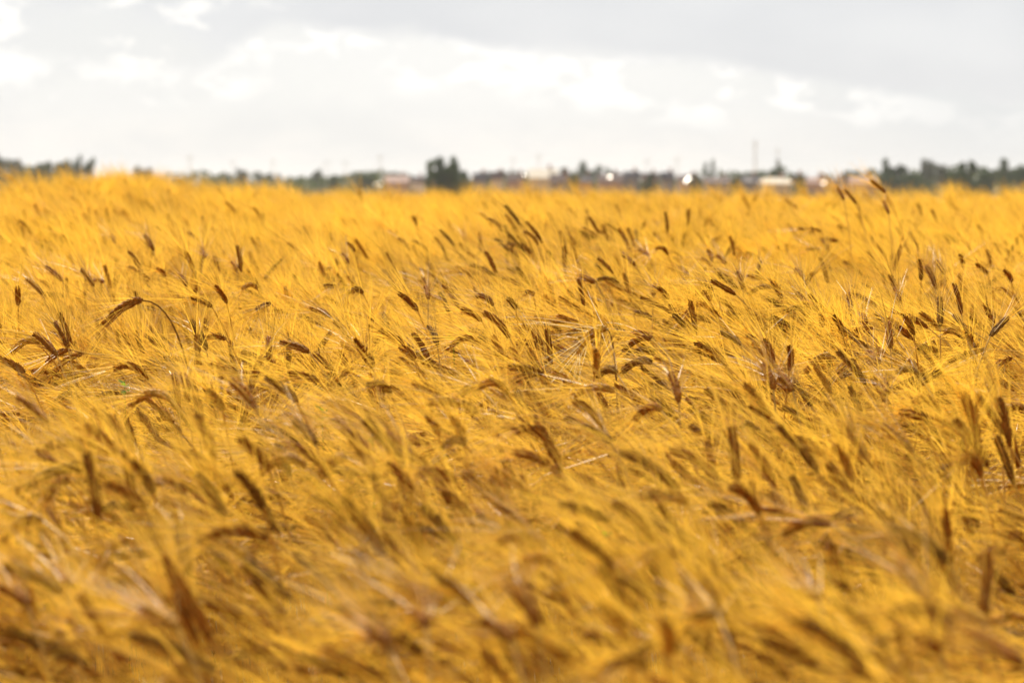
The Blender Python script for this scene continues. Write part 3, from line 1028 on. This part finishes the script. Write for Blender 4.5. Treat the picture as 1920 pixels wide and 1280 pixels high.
MW = {'cream': wall_mat('cream_plaster', (0.50, 0.41, 0.33)), 'pink': wall_mat('pink_plaster', (0.34, 0.22, 0.20)), 'grey': wall_mat('grey_plaster', (0.19, 0.175, 0.20)),
      'white': wall_mat('white_plaster', (0.62, 0.57, 0.55)), 'brick': wall_mat('brick_wall', (0.34, 0.17, 0.11))}
MR = {'brown': mat('brown_roof', (0.11, 0.06, 0.055), 0.8, 0, None, 0.2, 2), 'slate': mat('slate_roof', (0.10, 0.09, 0.11), 0.8, 0, None, 0.2, 2),
      'cream': mat('pale_sheet_roof', (0.80, 0.70, 0.55), 0.5, 0, None, 0.06, 2), 'pink': mat('faded_tile_roof', (0.50, 0.33, 0.28), 0.8, 0, None, 0.15, 2)}
M_PANE = mat('window_glass', (0.05, 0.06, 0.07), 0.08, 0, None, 0.05, 2)
M_TIN = mat('bright_tin', (0.85, 0.80, 0.75), 0.46, 0, None, 0.02, 2, metal=1.0)
M_PLASTER_TRIM = mat('white_trim', (0.75, 0.74, 0.72), 0.6, 0, None, 0.05, 2)

BIS = (SUN_DIR + Vector((0, -1, 0))).normalized()


def tin_panel(px, py, w, h, D, parent, base, name='glint_panel', ang=0.0):
    """an added tin panel that throws a sun glint, facing half-way between the sun and the field"""
    x = (px - 960) / F * D
    z = htop(py, D)
    q = BIS.to_track_quat('Z', 'Y')
    M = Matrix.Translation((x - base[0], D - 6 - base[1], z - base[2])) @ q.to_matrix().to_4x4() @ Matrix.Rotation(ang, 4, 'Z')
    mb, t = MB(), MB()
    t.box((0, 0, 0), (w, h, 0.12))
    t.box((0, 0, -0.1), (w * 1.1, h * 1.1, 0.06))
    mb.merge(t, M)
    o = mb.obj(name, [M_TIN], parent, smooth=False)
    return o


HOUSES = [  # px0, px1, ridge row, eave row, distance, wall, roof, label
 (722, 768, 331, 341, 560, 'pink', 'pink', 'pinkish house left of the white-walled house'),
 (770, 796, 333, 341, 570, 'white', 'brown', 'small white-walled house left of the big dark bush'),
 (798, 826, 330, 340, 560, 'grey', 'slate', 'grey house half hidden behind the big dark bush'),
 (886, 914, 326, 337, 600, 'grey', 'slate', 'slate-roofed house just right of the big dark bush'),
 (920, 946, 324, 335, 640, 'cream', 'brown', 'brown-roofed house second to the right of the big dark bush'),
 (950, 985, 327, 337, 560, 'pink', 'brown', 'brown-roofed house left of the cream-roofed house'),
 (990, 1046, 317, 333, 520, 'cream', 'cream', 'house with a bright cream roof in the middle of the village'),
 (1030, 1072, 328, 340, 500, 'grey', 'brown', 'dark brown roof in front of the cream-roofed house'),
 (1078, 1112, 331, 340, 540, 'brick', 'slate', 'brick house with slate roof under the pair of green trees'),
 (1120, 1168, 327, 338, 560, 'pink', 'brown', 'house under the round white glint'),
 (1168, 1198, 323, 334, 560, 'grey', 'slate', 'dark-roofed house just right of the round glint'),
 (1202, 1234, 326, 336, 600, 'pink', 'brown', 'brown-roofed house in the middle of the row right of the round glint'),
 (1238, 1264, 324, 335, 560, 'grey', 'slate', 'dark-roofed house left of the slanted glint'),
 (1270, 1312, 330, 339, 540, 'pink', 'brown', 'house with the tall slanted white glint'),
 (1318, 1372, 334, 342, 580, 'grey', 'brown', 'low brown-roofed house at the foot of the two poplars'),
 (1384, 1424, 331, 341, 540, 'grey', 'slate', 'slate house left of the long cream roof'),
 (1428, 1480, 334, 343, 470, 'cream', 'cream', 'low house with a long cream roof at right'),
 (1484, 1506, 329, 340, 520, 'grey', 'slate', 'narrow dark house right of the long cream roof'),
 (1508, 1548, 334, 343, 500, 'pink', 'pink', 'pink house left of the tall brown ears'),
 (1552, 1586, 336, 344, 500, 'grey', 'slate', 'low slate house right behind the tall brown ears'),
 (1590, 1642, 332, 343, 480, 'pink', 'pink', 'house with a pinkish grey roof at right'),
]
hinfo = {}
for (p0, p1, ry_, ey_, D, wc, rc, lab) in HOUSES:
    x, y, z = place((p0 + p1) / 2, D)
    wd = (p1 - p0) / F * D
    dp = min(9.0, wd * 0.9)
    ze, zr = htop(ey_ - 1, D) - z, htop(ry_ - (1 if rc == 'cream' else 2), D) - z
    e = empty('house', (x, y, z))
    mb = MB()
    hw = wd / 2 * 0.94
    mb.box((0, 0, ze / 2), (2 * hw, dp, ze))
    mb.add([(-hw, -dp / 2, ze), (-hw, dp / 2, ze), (-hw, 0, zr - .12)], [(0, 2, 1)])
    mb.add([(hw, -dp / 2, ze), (hw, dp / 2, ze), (hw, 0, zr - .12)], [(0, 1, 2)])
    mb.obj('wall', [MW[wc]], e, smooth=False)
    mb = MB()
    for sg in (-1, 1):
        a = [(-wd / 2, sg * (dp / 2 + .35), ze - .12), (wd / 2, sg * (dp / 2 + .35), ze - .12), (wd / 2, 0, zr), (-wd / 2, 0, zr)]
        b = [(p[0], p[1], p[2] - .14) for p in a]
        mb.add(a + b, [(0, 1, 2, 3), (7, 6, 5, 4), (0, 4, 5, 1), (1, 5, 6, 2), (2, 6, 7, 3), (3, 7, 4, 0)])
    rf = mb.obj('roof', [MR[rc]], e, smooth=False)
    mb = MB()
    mb.box((wd * .22, .8, zr + .1), (.5, .5, 1.1))
    mb.box((wd * .22, .8, zr + .7), (.62, .62, .1))
    mb.obj('chimney', [MW['brick']], rf, smooth=False)
    nw = max(2, int(wd / 2.4))
    for k in range(nw):
        xx = (k + .5) / nw * 2 * hw - hw
        if k == nw // 2:
            mb = MB()
            mb.box((xx, -dp / 2 - .03, 1.0), (.95, .06, 2.0))
            mb.obj('door', [M_BARK], e, smooth=False)
            continue
        mb = MB()
        for bx_ in ((-.55, 0, .08, 1.2), (.55, 0, .08, 1.2), (0, .6, 1.18, .08), (0, -.6, 1.18, .08)):
            mb.box((xx + bx_[0], -dp / 2 - .03, ze * .5 + bx_[1]), (bx_[2], .07, bx_[3]))
        wo = mb.obj('window', [M_PLASTER_TRIM], e, smooth=False)
        mb = MB()
        mb.box((xx, -dp / 2 - .02, ze * .5), (1.02, .03, 1.12))
        mb.obj('pane', [M_PANE], wo, smooth=False)
    tag(e, lab, 'house', 'houses of the village beyond the field')
    hinfo[p0] = (rf, (x, y, z), D)

for (hp, px, py, w_, h_, ang) in ((1120, 1141, 332, .4, .35, 0), (1270, 1286, 336, .22, 2.2, -.5), (1484, 1493, 337, .3, .25, 0), (1508, 1537, 343, .2, .9, .1),
                                  (722, 708, 345, .25, .2, 0), (722, 716, 345, .25, .2, 0), (950, 982, 327, .22, .2, 0), (1384, 1398, 337, .18, .16, 0), (1384, 1418, 340, .18, .16, 0)):
    rf, bs, D = hinfo[hp]
    tin_panel(px, py, w_, h_, D, rf, bs)  # tin reflector added on the house to catch the sun as a glint

# poles and masts
M_POLE = mat('grey_pole', (0.5, 0.5, 0.52), 0.7, 0, None, 0.1, 2)
POLES = [(1415, 262, 600, .34, 'tall grey mast, tallest thing on the skyline'), (713, 289, 640, .20, 'thin pole standing left of the big dark bush'),
         (613, 300, 680, .16, 'thin pole above the small dark round tree'), (648, 300, 680, .16, 'thin pole right of the small dark round tree'),
         (1010, 288, 640, .18, 'thin pole above the cream-roofed house'), (962, 294, 700, .16, 'thin pole left of the cream-roofed house'),
         (1213, 297, 680, .18, 'thin pole above the left end of the row of dark roofs'), (1269, 294, 640, .2, 'thin pole above the right end of the row of dark roofs'),
         (357, 290, 600, .2, 'pole sticking up behind the falling side of the crest'), (1457, 276, 640, .2, 'thin pole rising from the spire over the cream roof'),
         (437, 300, 700, .16, 'faint pole right of the crest, leftmost of a pair'), (513, 298, 700, .16, 'faint pole right of the crest, rightmost of a pair')]
for px, ty_, D, wd, lab in POLES:
    x, y, z = place(px, D)
    h = htop(ty_, D) - z
    e = empty('utility_pole', (x, y, z))
    mb = MB()
    mb.tube([(0, 0, 0), (0, 0, h * .5), (0, 0, h)], [wd * .6, wd * .5, wd * .35], 8)
    mb.obj('pole', [M_POLE], e)
    mb = MB()
    mb.box((0, 0, h * .93), (1.3, .1, .12))
    mb.box((-.5, 0, h * .93 + .15), (.07, .07, .2))
    mb.box((.5, 0, h * .93 + .15), (.07, .07, .2))
    mb.obj('crossarm', [M_POLE], e, smooth=False)
    tag(e, lab, 'pole', 'poles beyond the field')

# low scrub between the houses and the far tree line
mb = MB()
cnt = 16000
D_ = rng.uniform(640, 900, cnt)
X_ = rng.uniform(-0.24, 0.24, cnt) * D_
hh = 5.3 + 0.9 * np.sin(X_ * .12) + .6 * np.sin(X_ * .31 + 1) + 1.6 * smooth01((X_ / D_ - .12) / .03) + 1.8 * smooth01((-X_ / D_ - .145) / .02)
Zg = ground(X_, D_)
p = np.stack([X_, D_, Zg + rng.random(cnt) ** .8 * hh * (D_ / 760)], -1)
a = nrm(rng.normal(0, 1, (cnt, 3)))
b = nrm(np.cross(a, rng.normal(0, 1, (cnt, 3))))
s_ = rng.uniform(.5, 1.2, (cnt, 1))
mb.add(np.stack([p - a * s_, p + b * s_ * .6, p + a * s_, p - b * s_ * .6], 1), np.arange(cnt)[:, None] * 4 + np.arange(4)[None])
tag(mb.obj('far_treeline', [M_FOL['mid']]), 'low grey-green line of scrub and trees along the horizon', 'treeline', None, 'stuff')

# green weeds down in the crop
M_WEED = mat('weed_green', (0.14, 0.26, 0.02), 0.8, 0.5, (0.22, 0.40, 0.02), 0.2, 30, spec=0.1)
for k, (px, py, lab) in enumerate(((603, 762, 'small green weed leaf left of the flat golden ear'), (697, 800, 'green weed leaves below the flat golden ear'),
                                   (232, 715, 'green weed leaves under the arched brown ear at left'), (1133, 990, 'green weed among the blurred near ears'),
                                   (1590, 655, 'tiny green weed between the sharp ears at right'), (850, 632, 'tiny green weed behind the arched brown ear'))):
    d = hit(px, py, 0.0)
    c = ray(px, py) * d + np.array([0, 0, CAMZ])
    gz = float(ground(c[0], c[1]))
    e = empty('weed', (c[0], c[1], gz))
    h = c[2] - gz
    mb = MB()
    mb.tube([(0, 0, 0), (.01, 0, h * .5), (0, .01, h)], [.0014, .0012, .0008], 5)
    mb.obj('stem', [M_WEED], e)
    for j in range(7):
        mb = MB()
        az = j * 2.4
        o3 = np.array([math.cos(az), math.sin(az), .5])
        sd = np.array([-math.sin(az), math.cos(az), 0])
        st = np.array([0, 0, h - .004 * j])
        ln = .015
        mb.add([st, st + o3 * ln * .5 + sd * .006, st + o3 * ln, st + o3 * ln * .5 - sd * .006], [(0, 1, 2, 3)])
        mb.obj('leaf', [M_WEED], e)
    tag(e, lab, 'weed', 'green weeds in the crop')

# the hazy summer air between the field and the village
mb = MB()
mb.box((0, 3490, 15), (10060, 7100, 40))
hz = bpy.data.materials.new('haze')
hz.use_nodes = True
t_ = hz.node_tree
t_.nodes.clear()
pv = t_.nodes.new('ShaderNodeVolumePrincipled')
pv.inputs['Color'].default_value = (0.93, 0.94, 0.97, 1)
pv.inputs['Density'].default_value = 0.00014
pv.inputs['Anisotropy'].default_value = 0.3
t_.links.new(pv.outputs[0], t_.nodes.new('ShaderNodeOutputMaterial').inputs['Volume'])
tag(mb.obj('haze', [hz], smooth=False), 'thin pale haze softening the far trees and village', 'haze', None, 'stuff')
